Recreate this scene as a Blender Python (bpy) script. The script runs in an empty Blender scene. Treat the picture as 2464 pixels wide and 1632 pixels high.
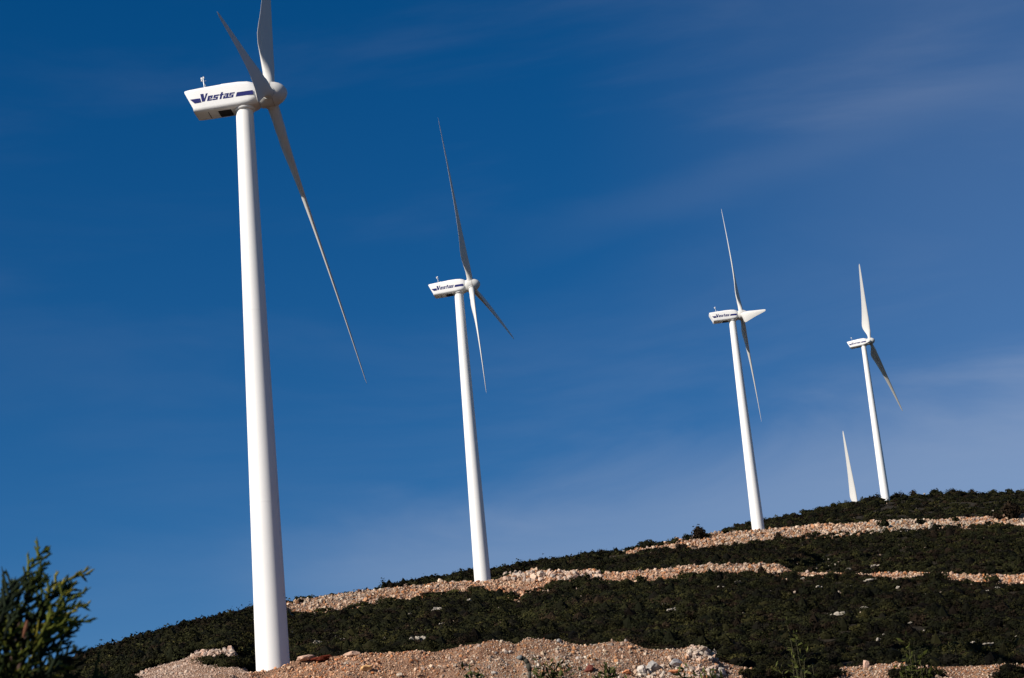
import bpy, math, random
import numpy as np
from mathutils import Vector, Matrix, Euler
R = math.radians
C = bpy.context.scene.collection
scene = bpy.context.scene

# ------------------------------------------------------------------ camera
F_PX, CX, CY = 5000.0, 1232.0, 816.0
PITCH, ROLL = R(17.657), R(-5.165)
cF = np.array([0, math.cos(PITCH), math.sin(PITCH)])
cU0 = np.array([0, -math.sin(PITCH), math.cos(PITCH)]); cX0 = np.array([1., 0, 0])
cX = math.cos(ROLL) * cX0 + math.sin(ROLL) * cU0
cU = -math.sin(ROLL) * cX0 + math.cos(ROLL) * cU0
cam_d = bpy.data.cameras.new('camera'); cam = bpy.data.objects.new('camera', cam_d); C.objects.link(cam)
cam.matrix_world = Matrix(((cX[0], cU[0], -cF[0], 0), (cX[1], cU[1], -cF[1], 0), (cX[2], cU[2], -cF[2], 0), (0, 0, 0, 1)))
cam_d.sensor_width = 36; cam_d.lens = F_PX / 2464 * 36
cam_d.clip_start = 0.1; cam_d.clip_end = 20000
cam_d.dof.use_dof = True; cam_d.dof.focus_distance = 260; cam_d.dof.aperture_fstop = 15
scene.camera = cam

# ------------------------------------------------------------------ light
SUN_EL = R(31)
SUN_AZ = R(180 + 54)          # clockwise from +Y: behind the camera, to its left
sdir = Vector((math.sin(SUN_AZ) * math.cos(SUN_EL), math.cos(SUN_AZ) * math.cos(SUN_EL), math.sin(SUN_EL)))
w = bpy.data.worlds.new('World'); scene.world = w; w.use_nodes = True
nt = w.node_tree; N = nt.nodes; L = nt.links
for n in list(N): N.remove(n)
wo = N.new('ShaderNodeOutputWorld'); bg = N.new('ShaderNodeBackground'); sky = N.new('ShaderNodeTexSky')
sky.sky_type = 'NISHITA'; sky.sun_disc = False
sky.sun_elevation = SUN_EL; sky.sun_rotation = SUN_AZ
sky.altitude = 900; sky.air_density = 0.9; sky.dust_density = 0.08; sky.ozone_density = 3.0
hs = N.new('ShaderNodeHueSaturation'); hs.inputs['Hue'].default_value = 0.504; hs.inputs['Saturation'].default_value = 1.38; hs.inputs['Value'].default_value = 0.69
L.new(sky.outputs[0], hs.inputs['Color'])
# thin cirrus veils: streaks stretched along the view's horizontal, rising slightly to the right
tc = N.new('ShaderNodeTexCoord')
mp = N.new('ShaderNodeMapping'); mp.inputs['Rotation'].default_value = (0, R(11), 0); mp.inputs['Scale'].default_value = (2.2, 2.2, 11)
L.new(tc.outputs['Generated'], mp.inputs['Vector'])
nz = N.new('ShaderNodeTexNoise'); nz.inputs['Scale'].default_value = 1.6; nz.inputs['Detail'].default_value = 6; nz.inputs['Roughness'].default_value = 0.55; nz.inputs['Distortion'].default_value = 0.5
L.new(mp.outputs[0], nz.inputs['Vector'])
r1 = N.new('ShaderNodeMapRange'); r1.interpolation_type = 'SMOOTHSTEP'
r1.inputs['From Min'].default_value = 0.42; r1.inputs['From Max'].default_value = 0.72; r1.inputs['To Max'].default_value = 0.065
L.new(nz.outputs['Fac'], r1.inputs['Value'])
# veil that thickens to the right and towards the hill
sp = N.new('ShaderNodeSeparateXYZ'); L.new(tc.outputs['Generated'], sp.inputs[0])
def math_node(op, a, b=None, clamp=False):
    n = N.new('ShaderNodeMath'); n.operation = op; n.use_clamp = clamp
    for i, v in enumerate((a, b)):
        if v is None: continue
        if isinstance(v, (int, float)): n.inputs[i].default_value = v
        else: L.new(v, n.inputs[i])
    return n.outputs[0]
edge = math_node('SUBTRACT', math_node('MULTIPLY', sp.outputs['X'], 0.10), sp.outputs['Z'])     # large below an edge rising to the right
edge = math_node('ADD', edge, math_node('MULTIPLY', math_node('SUBTRACT', nz.outputs['Fac'], 0.5), 0.07))
r2 = N.new('ShaderNodeMapRange'); r2.interpolation_type = 'SMOOTHSTEP'
r2.inputs['From Min'].default_value = -0.252; r2.inputs['From Max'].default_value = -0.205; r2.inputs['To Max'].default_value = 0.23
L.new(edge, r2.inputs['Value'])
r3 = N.new('ShaderNodeMapRange'); r3.interpolation_type = 'SMOOTHSTEP'
r3.inputs['From Min'].default_value = 0.02; r3.inputs['From Max'].default_value = 0.24; r3.inputs['To Max'].default_value = 0.08
L.new(sp.outputs['X'], r3.inputs['Value'])
# one long streak above the middle of the hill
bd = math_node('ABSOLUTE', math_node('SUBTRACT', math_node('SUBTRACT', sp.outputs['Z'], math_node('MULTIPLY', sp.outputs['X'], 0.17)), math_node('ADD', 0.350, math_node('MULTIPLY', math_node('SUBTRACT', nz.outputs['Fac'], 0.5), 0.05))))
rb = N.new('ShaderNodeMapRange'); rb.interpolation_type = 'SMOOTHSTEP'; rb.inputs['From Min'].default_value = 0.016; rb.inputs['From Max'].default_value = 0.0; rb.inputs['To Max'].default_value = 0.03
L.new(bd, rb.inputs['Value'])
rx = N.new('ShaderNodeMapRange'); rx.inputs['From Min'].default_value = -0.2; rx.inputs['From Max'].default_value = 0.2; rx.inputs['To Min'].default_value = 0.35
L.new(sp.outputs['X'], rx.inputs['Value'])
rl = N.new('ShaderNodeMapRange'); rl.interpolation_type = 'SMOOTHSTEP'; rl.inputs['From Min'].default_value = -0.17; rl.inputs['From Max'].default_value = -0.03; rl.inputs['To Min'].default_value = 0.12
L.new(sp.outputs['X'], rl.inputs['Value'])
rs = N.new('ShaderNodeMapRange'); rs.interpolation_type = 'SMOOTHSTEP'; rs.inputs['From Min'].default_value = -0.03; rs.inputs['From Max'].default_value = 0.09
L.new(sp.outputs['X'], rs.inputs['Value'])
veil = math_node('ADD', math_node('ADD', math_node('MULTIPLY', r1.outputs[0], rx.outputs[0]), math_node('MULTIPLY', rb.outputs[0], rs.outputs[0])), math_node('ADD', math_node('MULTIPLY', r2.outputs[0], rl.outputs[0]), r3.outputs[0]), True)
ry = N.new('ShaderNodeMapRange'); ry.interpolation_type = 'SMOOTHSTEP'; ry.inputs['From Min'].default_value = 0.72; ry.inputs['From Max'].default_value = 0.92   # the veils hang over the hill only
L.new(sp.outputs['Y'], ry.inputs['Value']); veil = math_node('MULTIPLY', veil, ry.outputs[0])
mix = N.new('ShaderNodeMixRGB'); mix.inputs['Color2'].default_value = (4.8, 5.1, 5.8, 1)
L.new(veil, mix.inputs['Fac']); L.new(hs.outputs[0], mix.inputs['Color1'])
L.new(mix.outputs[0], bg.inputs['Color']); bg.inputs['Strength'].default_value = 0.08
L.new(bg.outputs[0], wo.inputs['Surface'])
sun_d = bpy.data.lights.new('sun', 'SUN'); sun_d.energy = 5.0; sun_d.angle = R(0.53); sun_d.color = (1, 0.93, 0.84)
sun = bpy.data.objects.new('sun', sun_d); C.objects.link(sun); sun.location = sdir * 100
sun.rotation_euler = (-sdir).to_track_quat('-Z', 'Y').to_euler()
scene.view_settings.view_transform = 'Standard'; scene.view_settings.look = 'None'
scene.view_settings.exposure = 0.5; scene.view_settings.gamma = 1
scene.cycles.max_bounces = 5
random.seed(7); rng = np.random.default_rng(11)

# ------------------------------------------------------------------ helpers
def ray(px, py):
    d = cF + cX * (px - CX) / F_PX - cU * (py - CY) / F_PX
    return math.atan2(d[0], d[1]), d[2] / math.hypot(d[0], d[1])      # azimuth, tangent of elevation
def polar(az, r, z): return np.array([r * math.sin(az), r * math.cos(az), z])

def mesh(name, V, F, mats, parent=None, smooth=False, tint=None, mat_idx=None):
    V = np.asarray(V, dtype=np.float32).reshape(-1, 3)
    me = bpy.data.meshes.new(name)
    if isinstance(F, np.ndarray):
        k = F.shape[1]; nf = len(F)
        me.vertices.add(len(V)); me.vertices.foreach_set('co', V.ravel())
        me.loops.add(nf * k); me.loops.foreach_set('vertex_index', F.astype(np.int32).ravel())
        me.polygons.add(nf); me.polygons.foreach_set('loop_start', np.arange(0, nf * k, k, dtype=np.int32))
        me.polygons.foreach_set('loop_total', np.full(nf, k, dtype=np.int32))
        me.update(calc_edges=True)
    else:
        me.from_pydata([tuple(v) for v in V], [], F); me.update()
    me.polygons.foreach_set('use_smooth', np.full(len(me.polygons), smooth))
    if tint is not None:
        a = me.attributes.new('tint', 'FLOAT_COLOR', 'FACE')
        t = np.ones((len(me.polygons), 4), dtype=np.float32); t[:, :3] = tint
        a.data.foreach_set('color', t.ravel())
    for m in (mats if isinstance(mats, (list, tuple)) else [mats]): me.materials.append(m)
    if mat_idx is not None: me.polygons.foreach_set('material_index', np.asarray(mat_idx, dtype=np.int32))
    me.validate()
    o = bpy.data.objects.new(name, me); C.objects.link(o)
    if parent: o.parent = parent
    return o
def tag(o, label=None, cat=None, group=None, kind=None):
    for k, v in (('label', label), ('category', cat), ('group', group), ('kind', kind)):
        if v: o[k] = v
    return o
def empty(name, loc, rz=0):
    o = bpy.data.objects.new(name, None); C.objects.link(o); o.location = loc; o.rotation_euler = (0, 0, rz); o.empty_display_size = 0.5
    return o

def new_mat(name):
    m = bpy.data.materials.new(name); m.use_nodes = True
    return m, m.node_tree.nodes, m.node_tree.links, m.node_tree.nodes['Principled BSDF']
def simple(name, col, rough=0.5, metal=0, noise=0.0, nscale=1.0, bump=0):
    m, n, l, b = new_mat(name); b.inputs['Roughness'].default_value = rough; b.inputs['Metallic'].default_value = metal
    b.inputs['Base Color'].default_value = (*col, 1)
    if noise:
        t = n.new('ShaderNodeTexCoord'); x = n.new('ShaderNodeTexNoise'); x.inputs['Scale'].default_value = nscale; x.inputs['Detail'].default_value = 5
        l.new(t.outputs['Object'], x.inputs['Vector'])
        c = n.new('ShaderNodeMixRGB'); c.inputs['Color1'].default_value = (*col, 1); c.inputs['Color2'].default_value = (*[v * (1 - noise) for v in col], 1)
        l.new(x.outputs['Fac'], c.inputs['Fac']); l.new(c.outputs[0], b.inputs['Base Color'])
        if bump:
            bp = n.new('ShaderNodeBump'); bp.inputs['Strength'].default_value = bump; l.new(x.outputs['Fac'], bp.inputs['Height']); l.new(bp.outputs[0], b.inputs['Normal'])
    return m
def tinted(name, rough=0.9, nscale=3.0, lo=0.75, hi=1.2, transl=0):
    m, n, l, b = new_mat(name); b.inputs['Roughness'].default_value = rough
    b.inputs['Specular IOR Level'].default_value = 0.06
    a = n.new('ShaderNodeAttribute'); a.attribute_name = 'tint'
    t = n.new('ShaderNodeTexCoord'); x = n.new('ShaderNodeTexNoise'); x.inputs['Scale'].default_value = nscale; x.inputs['Detail'].default_value = 4
    l.new(t.outputs['Object'], x.inputs['Vector'])
    r = n.new('ShaderNodeMapRange'); r.inputs['From Min'].default_value = .3; r.inputs['From Max'].default_value = .7; r.inputs['To Min'].default_value = lo; r.inputs['To Max'].default_value = hi
    l.new(x.outputs['Fac'], r.inputs['Value'])
    v = n.new('ShaderNodeVectorMath'); v.operation = 'SCALE'; l.new(a.outputs['Color'], v.inputs[0]); l.new(r.outputs[0], v.inputs['Scale'])
    l.new(v.outputs[0], b.inputs['Base Color'])
    return m

M_white = simple('white_paint', (0.72, 0.71, 0.69), 0.6, noise=0.05, nscale=0.7)
M_blade = simple('blade_gelcoat', (0.56, 0.55, 0.52), 0.75, noise=0.08, nscale=0.5)
M_nac = simple('nacelle_gelcoat', (0.70, 0.69, 0.67), 0.6, noise=0.06, nscale=1.3)
for m_ in (M_white, M_blade, M_nac): m_.node_tree.nodes['Principled BSDF'].inputs['Specular IOR Level'].default_value = .18
M_blue = simple('blue_paint', (0.006, 0.010, 0.10), 0.6); M_blue.node_tree.nodes['Principled BSDF'].inputs['Specular IOR Level'].default_value = .15
M_black = simple('dark_opening', (0.01, 0.008, 0.008), 0.8)
M_steel = simple('galvanised_steel', (0.35, 0.37, 0.38), 0.4, 0.6)
M_seam = simple('seam_sealant', (0.22, 0.15, 0.12), 0.8)
M_stone = tinted('loose_stone', 0.9, 5, .8, 1.15)
M_leaf = tinted('scrub_leaf', 0.85, 0.4, .7, 1.3)
M_twig = tinted('juniper_leaf', 0.7, 30, .7, 1.3)
M_bark = simple('bark', (0.06, 0.030, 0.018), 0.9, noise=.5, nscale=20, bump=.4)

def ground_mat(name, cols, scale, bump, dark=0.0):
    """cols: list of (pos, rgb) ramps driven by clumpy noise + cells: natural mottling of soil and crushed rock"""
    m, n, l, b = new_mat(name); b.inputs['Roughness'].default_value = 0.95; b.inputs['Specular IOR Level'].default_value = 0.15
    t = n.new('ShaderNodeTexCoord')
    v = n.new('ShaderNodeTexVoronoi'); v.inputs['Scale'].default_value = scale; l.new(t.outputs['Object'], v.inputs['Vector'])
    x = n.new('ShaderNodeTexNoise'); x.inputs['Scale'].default_value = 0.22; x.inputs['Detail'].default_value = 8; x.inputs['Roughness'].default_value = .7
    l.new(t.outputs['Object'], x.inputs['Vector'])
    s = n.new('ShaderNodeSeparateColor'); l.new(v.outputs['Color'], s.inputs[0])
    a = n.new('ShaderNodeMath'); a.operation = 'MULTIPLY'; a.inputs[1].default_value = .42; l.new(s.outputs[0], a.inputs[0])
    a2 = n.new('ShaderNodeMath'); a2.operation = 'MULTIPLY_ADD'; a2.inputs[1].default_value = 1.5; l.new(x.outputs['Fac'], a2.inputs[0]); l.new(a.outputs[0], a2.inputs[2])
    a3 = n.new('ShaderNodeMath'); a3.operation = 'SUBTRACT'; a3.inputs[1].default_value = .46; l.new(a2.outputs[0], a3.inputs[0])
    cr = n.new('ShaderNodeValToRGB'); l.new(a3.outputs[0], cr.inputs['Fac'])
    e = cr.color_ramp.elements
    e[0].position, e[0].color = cols[0][0], (*cols[0][1], 1); e[1].position, e[1].color = cols[-1][0], (*cols[-1][1], 1)
    for p, c in cols[1:-1]:
        q = e.new(p); q.color = (*c, 1)
    l.new(cr.outputs[0], b.inputs['Base Color'])
    bp = n.new('ShaderNodeBump'); bp.inputs['Strength'].default_value = bump; bp.inputs['Distance'].default_value = .12
    l.new(v.outputs['Distance'], bp.inputs['Height']); l.new(bp.outputs[0], b.inputs['Normal'])
    return m
M_gravel = ground_mat('crushed_rock_fill', [(0.0, (.08, .032, .016)), (.25, (.17, .085, .05)), (.5, (.25, .14, .085)), (.75, (.27, .175, .12)), (1, (.34, .26, .20))], 11.0, 1.0)  # base coloured darker than the loose stones so gaps read as shadow
M_soil = ground_mat('scrub_soil', [(0.0, (.012, .009, .005)), (.5, (.02, .015, .008)), (.85, (.035, .026, .014)), (1, (.09, .07, .05))], 2.5, .8)

# ------------------------------------------------------------------ the hill
def line(pts):
    a = np.array([ray(x, y) for x, y in pts]); o = np.argsort(a[:, 0]); a = a[o]
    return lambda az: np.interp(az, a[:, 0], a[:, 1])
def curve_px(pts, y=1450):       # a value given along the picture's width, as a function of azimuth
    a = np.array([(ray(x, y)[0], v) for x, v in pts])
    return lambda az: np.interp(az, a[:, 0], a[:, 1])
E1 = line([(-400, 1720), (0, 1690), (240, 1655), (400, 1640), (600, 1618), (645, 1616), (662, 1611), (680, 1603), (697, 1598), (720, 1588), (745, 1585), (800, 1580), (850, 1573), (960, 1572),
           (1050, 1568), (1130, 1552), (1200, 1550), (1240, 1556), (1262, 1541), (1290, 1536), (1330, 1541), (1345, 1540), (1400, 1553), (1480, 1548), (1530, 1555), (1570, 1562),
           (1630, 1562), (1655, 1558), (1685, 1556), (1705, 1566), (1730, 1590), (1800, 1606), (1860, 1618), (1940, 1620), (2010, 1606), (2120, 1601), (2250, 1603), (2464, 1600), (2900, 1590)])
E1b = line([(-400, 1700), (200, 1668), (280, 1640), (330, 1618), (440, 1585), (480, 1566), (555, 1561), (600, 1580), (628, 1612)])
E2 = line([(600, 1490), (690, 1496), (760, 1490), (800, 1482), (850, 1473), (930, 1461), (1000, 1457), (1060, 1443), (1150, 1432), (1205, 1442), (1240, 1456), (1290, 1434), (1330, 1416), (1400, 1412),
           (1560, 1412), (1600, 1402), (1700, 1394), (1800, 1396), (1880, 1398), (1930, 1399), (2030, 1396), (2240, 1402), (2330, 1415), (2464, 1421), (2900, 1420)])
E3 = line([(600, 1477), (695, 1451), (760, 1438), (860, 1425), (960, 1411), (1040, 1403), (1130, 1399), (1160, 1404), (1190, 1400), (1212, 1392), (1235, 1384), (1262, 1379), (1300, 1373), (1330, 1376), (1372, 1377), (1430, 1371),
           (1446, 1383), (1500, 1379), (1600, 1370), (1700, 1363), (1800, 1359), (1868, 1358), (1888, 1366), (1915, 1380), (2000, 1379), (2240, 1379), (2464, 1386), (2900, 1394)])
E4 = line([(1480, 1334), (1550, 1330), (1600, 1328), (1700, 1326), (1764, 1318), (1830, 1313), (1900, 1307), (2000, 1298), (2060, 1291), (2120, 1283), (2200, 1281), (2280, 1277), (2350, 1276), (2464, 1276), (2900, 1254)])
E5 = line([(1500, 1328), (1560, 1317), (1650, 1296), (1700, 1287), (1740, 1283), (1800, 1278), (1830, 1275), (1935, 1266), (2060, 1262), (2120, 1256), (2220, 1253), (2330, 1247), (2464, 1239), (2900, 1215)])
E6 = line([(-2500, 2150), (-400, 1720), (0, 1660), (120, 1628), (200, 1600), (240, 1584), (270, 1572), (380, 1538), (480, 1512), (560, 1496), (615, 1484), (690, 1456), (760, 1443), (860, 1430), (950, 1416),
           (1040, 1403), (1100, 1394), (1180, 1384), (1260, 1368), (1340, 1355), (1400, 1346), (1500, 1330), (1600, 1313), (1700, 1293), (1800, 1270), (1850, 1257), (1930, 1240), (2000, 1223),
           (2060, 1211), (2130, 1201), (2200, 1194), (2300, 1188), (2464, 1186), (3000, 1200), (5000, 1700)])
W1b = curve_px([(560, 0.), (640, 1.)])          # 1 where the ledge behind the near crest lies level
W2 = curve_px([(630, 0.), (690, 1.)]); W4 = curve_px([(1470, 0.), (1560, 1.)])
R6 = curve_px([(-2000, 200), (0, 215), (600, 262), (690, 312), (1100, 345), (1400, 390), (1560, 425), (1700, 440), (1830, 475), (2000, 540), (2130, 581), (2300, 620), (2464, 650), (4000, 700)])

az_f = np.arange(R(-18.2), R(17), R(0.055))
az_o = np.concatenate([np.linspace(R(-180), R(-60), 20), np.linspace(R(-58), R(-18.8), 40)])
az_p = np.concatenate([np.linspace(R(17.2), R(25), 60), np.linspace(R(26), R(60), 30), np.linspace(R(62), R(180), 20)])
AZ = np.concatenate([az_o, az_f, az_p]); NA = len(AZ)
r6 = R6(AZ)
rk = {'near': np.full(NA, 3.0), 'mid': np.full(NA, 70.), 'toe1': np.full(NA, 136.), 'L1': np.full(NA, 146.3), 'L1b': np.full(NA, 161.)}
order = ['origin', 'near', 'mid', 'toe1', 'L1', 'L1b', 'L2', 'L3', 'L3b', 'L4', 'L5', 'L5b', 'L6', 'f1', 'f2', 'f3', 'f4', 'f5']
rk['origin'] = np.full(NA, 0.02)
base = {'L2': 284., 'L3': 293.5, 'L3b': 306., 'L4': 384., 'L5': 394.5, 'L5b': 405.}
seq = ['L2', 'L3', 'L3b', 'L4', 'L5', 'L5b']
for i, k in enumerate(seq): rk[k] = np.minimum(base[k], r6 - (6 - i) * 1.2 - (r6 - 161) * 0.02 * (6 - i) * (W4(AZ) < .5))
for i in range(1, 6): rk[seq[i]] = np.maximum(rk[seq[i]], rk[seq[i - 1]] + .8)
rk['L6'] = np.maximum(r6, rk['L5b'] + 1)
z = {'origin': np.full(NA, -1.65), 'near': np.full(NA, -1.65)}
z['L1'] = rk['L1'] * E1(AZ); ztoe = z['L1'] - 5.6
z['toe1'] = ztoe; z['mid'] = ztoe * .5 - 1.5
k = np.ones(61) / 61
zs = np.convolve(np.pad(z['L1'], 30, 'edge'), k, 'valid')
w1 = W1b(AZ); z['L1b'] = w1 * (zs - .35) + (1 - w1) * rk['L1b'] * E1b(AZ)
w2, w4 = W2(AZ), W4(AZ)
z['L6'] = rk['L6'] * E6(AZ)
def lin(a, b, c): return z[a] + (z[b] - z[a]) * (rk[c] - rk[a]) / (rk[b] - rk[a])
for kk, e in (('L2', E2), ('L3', E3)): z[kk] = w2 * rk[kk] * e(AZ) + (1 - w2) * lin('L1b', 'L6', kk)
z['L3b'] = w2 * (np.convolve(np.pad(z['L3'], 30, 'edge'), k, 'valid') - .3) + (1 - w2) * lin('L1b', 'L6', 'L3b')
for kk, e in (('L4', E4), ('L5', E5)): z[kk] = w4 * rk[kk] * e(AZ) + (1 - w4) * lin('L3b', 'L6', kk)
z['L5b'] = w4 * (np.convolve(np.pad(z['L5'], 30, 'edge'), k, 'valid') - .3) + (1 - w4) * lin('L3b', 'L6', 'L5b')
for kk, dr, dz in (('f1', 25, -1.2), ('f2', 80, -28), ('f3', 260, -80), ('f4', 1500, -150), ('f5', 9000, -160)):
    rk[kk] = rk['L6'] + dr; z[kk] = z['L6'] + dz
nsub = dict(near=3, mid=12, toe1=14, L1=44, L1b=34, L2=90, L3=26, L3b=18, L4=60, L5=24, L5b=14, L6=80, f1=16, f2=12, f3=6, f4=6, f5=4)
# fade the relief to a plain away from the view
fade = np.clip((math.pi - np.abs(AZ)) / R(110), 0, 1); fade = fade * fade * (3 - 2 * fade)
RR, ZZ, SEG, ROWS = [], [], [], {}
for a, b in zip(order[:-1], order[1:]):
    n = nsub[b]
    for j in range(n):
        t = j / n; RR.append(rk[a] + (rk[b] - rk[a]) * t); ZZ.append(z[a] + (z[b] - z[a]) * t); SEG.append(b)
    ROWS[b] = (len(RR) - n, len(RR))
RR.append(rk['f5']); ZZ.append(z['f5']); SEG.append('f5')
RR = np.array(RR).T; ZZ = np.array(ZZ).T * fade[:, None] + (-1.65) * (1 - fade[:, None])
NR = RR.shape[1]
def vnoise(x, y, s, seed=0):
    """smooth value noise, wavelength s"""
    g = np.random.default_rng(seed).random((256, 256)); x = x / s + 400; y = y / s + 400
    xi = np.floor(x).astype(int); yi = np.floor(y).astype(int); fx = x - xi; fy = y - yi
    fx = fx * fx * (3 - 2 * fx); fy = fy * fy * (3 - 2 * fy)
    q = lambda i, j: g[i % 256, j % 256]
    return (q(xi, yi) * (1 - fx) + q(xi + 1, yi) * fx) * (1 - fy) + (q(xi, yi + 1) * (1 - fx) + q(xi + 1, yi + 1) * fx) * fy - .5
XX = RR * np.sin(AZ)[:, None]; YY = RR * np.cos(AZ)[:, None]
segi = np.array([order.index(s) for s in SEG])
rough = np.isin(np.array(SEG), ['L1', 'L3', 'L5'])[None, :] * 1.0
ampN = np.clip((RR - 20) / 80, 0, 1)
ZZ = ZZ + ampN * (rough * (.55 * vnoise(XX, YY, 3.1, 5) + .42 * vnoise(XX, YY, 1.5, 1) + .34 * vnoise(XX, YY, .7, 2)) + (1 - rough) * (.5 * vnoise(XX, YY, 9, 3) * (RR > 170) + .16 * vnoise(XX, YY, 1.7, 4)))
PX = np.stack([XX, YY, ZZ], -1)
# which cells are bare crushed rock
wg1 = curve_px([(225, 0.), (262, 1.), (1862, 1.), (1885, 0.), (1990, 0.), (2010, 1.)], 1620)(AZ)
gm = np.zeros((NA, NR))
for s, wt in (('toe1', wg1 * 0), ('L1', wg1), ('L1b', wg1), ('L3', w2), ('L3b', w2), ('L5', w4), ('L5b', w4)):
    a, b = ROWS[s]; gm[:, a:b] = wt[:, None]
a, b = ROWS['toe1']; gm[:, b - 7:b] = wg1[:, None]
gm = gm + .55 * vnoise(XX, YY, 3.0, 8) * (gm > 0) 
GM = gm > .5
cell = GM[:-1, :-1]
ii, jj = np.meshgrid(np.arange(NA - 1), np.arange(NR - 1), indexing='ij')
quads = np.stack([ii * NR + jj, (ii + 1) * NR + jj, (ii + 1) * NR + jj + 1, ii * NR + jj + 1], -1)
def sub_mesh(name, sel, mat):
    f = quads[sel]; u, inv = np.unique(f.ravel(), return_inverse=True)
    return mesh(name, PX.reshape(-1, 3)[u], inv.reshape(-1, 4), mat, smooth=True)
jseg = segi[:-1][None, :].repeat(NA - 1, 0)
io = order.index
hill = sub_mesh('hillside', ~cell, M_soil); tag(hill, kind='structure')
for lo, hi in (('toe1', 'L1b'), ('L3', 'L3b'), ('L5', 'L5b')):
    o = sub_mesh('gravel_road', cell & (jseg >= io(lo)) & (jseg <= io(hi)), M_gravel); tag(o, kind='structure')

def grid_at(fi, fj):
    i = np.floor(fi).astype(int); j = np.floor(fj).astype(int); a = (fi - i)[:, None]; b = (fj - j)[:, None]
    i = np.clip(i, 0, NA - 2); j = np.clip(j, 0, NR - 2)
    return (PX[i, j] * (1 - a) + PX[i + 1, j] * a) * (1 - b) + (PX[i, j + 1] * (1 - a) + PX[i + 1, j + 1] * a) * b
TE = ZZ / RR
def hit(px, py, seg_from='toe1'):
    """where the sight line through a point of the photograph meets the hill"""
    az, te = ray(px, py); fi = np.interp(az, AZ, np.arange(NA)); i = int(fi); f = fi - i
    t = TE[i] * (1 - f) + TE[i + 1] * f; j0 = ROWS[seg_from][0]
    for j in range(j0, NR - 1):
        if t[j + 1] >= te:
            g = 0 if t[j + 1] == t[j] else min(max((te - t[j]) / (t[j + 1] - t[j]), 0), 1)
            return grid_at(np.array([fi]), np.array([j + g]))[0]
    j = j0 + int(np.argmax(t[j0:ROWS['f1'][1]])); return grid_at(np.array([fi]), np.array([float(j)]))[0]
def scatter(n, seg, az0, az1, want_gravel, jr=(0, 1)):
    a, b = ROWS[seg]; fi = np.interp(rng.uniform(az0, az1, n), AZ, np.arange(NA)); fj = a + (b - a) * rng.uniform(jr[0], jr[1], n)
    i = np.clip(fi.astype(int), 0, NA - 2); j = np.clip(fj.astype(int), 0, NR - 2)
    ok = GM[i, j] == want_gravel
    return grid_at(fi[ok], fj[ok])

# ------------------------------------------------------------------ stones
def ico():
    t = (1 + 5 ** .5) / 2
    v = np.array([(-1, t, 0), (1, t, 0), (-1, -t, 0), (1, -t, 0), (0, -1, t), (0, 1, t), (0, -1, -t), (0, 1, -t), (t, 0, -1), (t, 0, 1), (-t, 0, -1), (-t, 0, 1)], float)
    v /= np.linalg.norm(v[0])
    f = np.array([(0, 11, 5), (0, 5, 1), (0, 1, 7), (0, 7, 10), (0, 10, 11), (1, 5, 9), (5, 11, 4), (11, 10, 2), (10, 7, 6), (7, 1, 8), (3, 9, 4), (3, 4, 2), (3, 2, 6), (3, 6, 8), (3, 8, 9), (4, 9, 5), (2, 4, 11), (6, 2, 10), (8, 6, 7), (9, 8, 1)])
    return v, f
ICO_V, ICO_F = ico()
def subdiv(V, F):
    V = list(map(tuple, V)); cache = {}; out = []
    def mid(a, b):
        k = (min(a, b), max(a, b))
        if k not in cache:
            m = np.array(V[a]) + np.array(V[b]); m = m / np.linalg.norm(m); cache[k] = len(V); V.append(tuple(m))
        return cache[k]
    for a, b, c in F:
        x, y, w_ = mid(a, b), mid(b, c), mid(c, a); out += [(a, x, w_), (b, y, x), (c, w_, y), (x, y, w_)]
    return np.array(V), np.array(out)
I2V, I2F = subdiv(ICO_V, ICO_F); I3V, I3F = subdiv(I2V, I2F)
STONE_COLS = np.array([(.44, .34, .27), (.42, .30, .23), (.44, .25, .15), (.40, .20, .10), (.58, .49, .40), (.34, .29, .27), (.22, .11, .07), (.50, .37, .27)])
def rand_rot(n):
    q = rng.normal(size=(n, 4)); q /= np.linalg.norm(q, axis=1)[:, None]; a, b, c, d = q.T
    return np.stack([np.stack([1 - 2 * (c * c + d * d), 2 * (b * c - a * d), 2 * (b * d + a * c)], -1), np.stack([2 * (b * c + a * d), 1 - 2 * (b * b + d * d), 2 * (c * d - a * b)], -1), np.stack([2 * (b * d - a * c), 2 * (c * d + a * b), 1 - 2 * (b * b + c * c)], -1)], 1)
def stones(name, P, size, cols, sink=.15):
    n = len(P); v = ICO_V[None] * (1 + rng.uniform(-.32, .32, (n, 12, 1))) * rng.uniform(.6, 1.15, (n, 1, 3))
    v = np.einsum('nij,nvj->nvi', rand_rot(n), v) * size[:, None, None] * .5
    v = v + P[:, None, :]; v[:, :, 2] += (size * (.5 - sink) * .6)[:, None]
    f = ICO_F[None] + 12 * np.arange(n)[:, None, None]
    return mesh(name, v.reshape(-1, 3), f.reshape(-1, 3), M_stone, tint=np.repeat(cols, 20, 0))
def stone_cols(n, P, warm=None):
    c = STONE_COLS[rng.choice(8, n, p=[.2, .17, .16, .1, .12, .12, .05, .08])]
    # patches of redder and greyer rock
    q = vnoise(P[:, 0], P[:, 1], 14, 21)[:, None]
    return c * (1 + q * np.array([.35, 0, -.25])) * rng.uniform(.5, 1.08, (n, 1)) * np.array([1.08, .97, .86])
A0, A1 = R(-18), R(23)
P1 = np.concatenate([scatter(40000, 'L1', R(-13), R(15.6), True), scatter(1500, 'L1', R(-13), R(15.6), True, (.93, 1)), scatter(12000, 'L1b', R(-13), R(-5.8), True)])
s1 = .06 + .10 * rng.random(len(P1)) ** 2 + .26 * rng.random(len(P1)) ** 26
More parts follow.
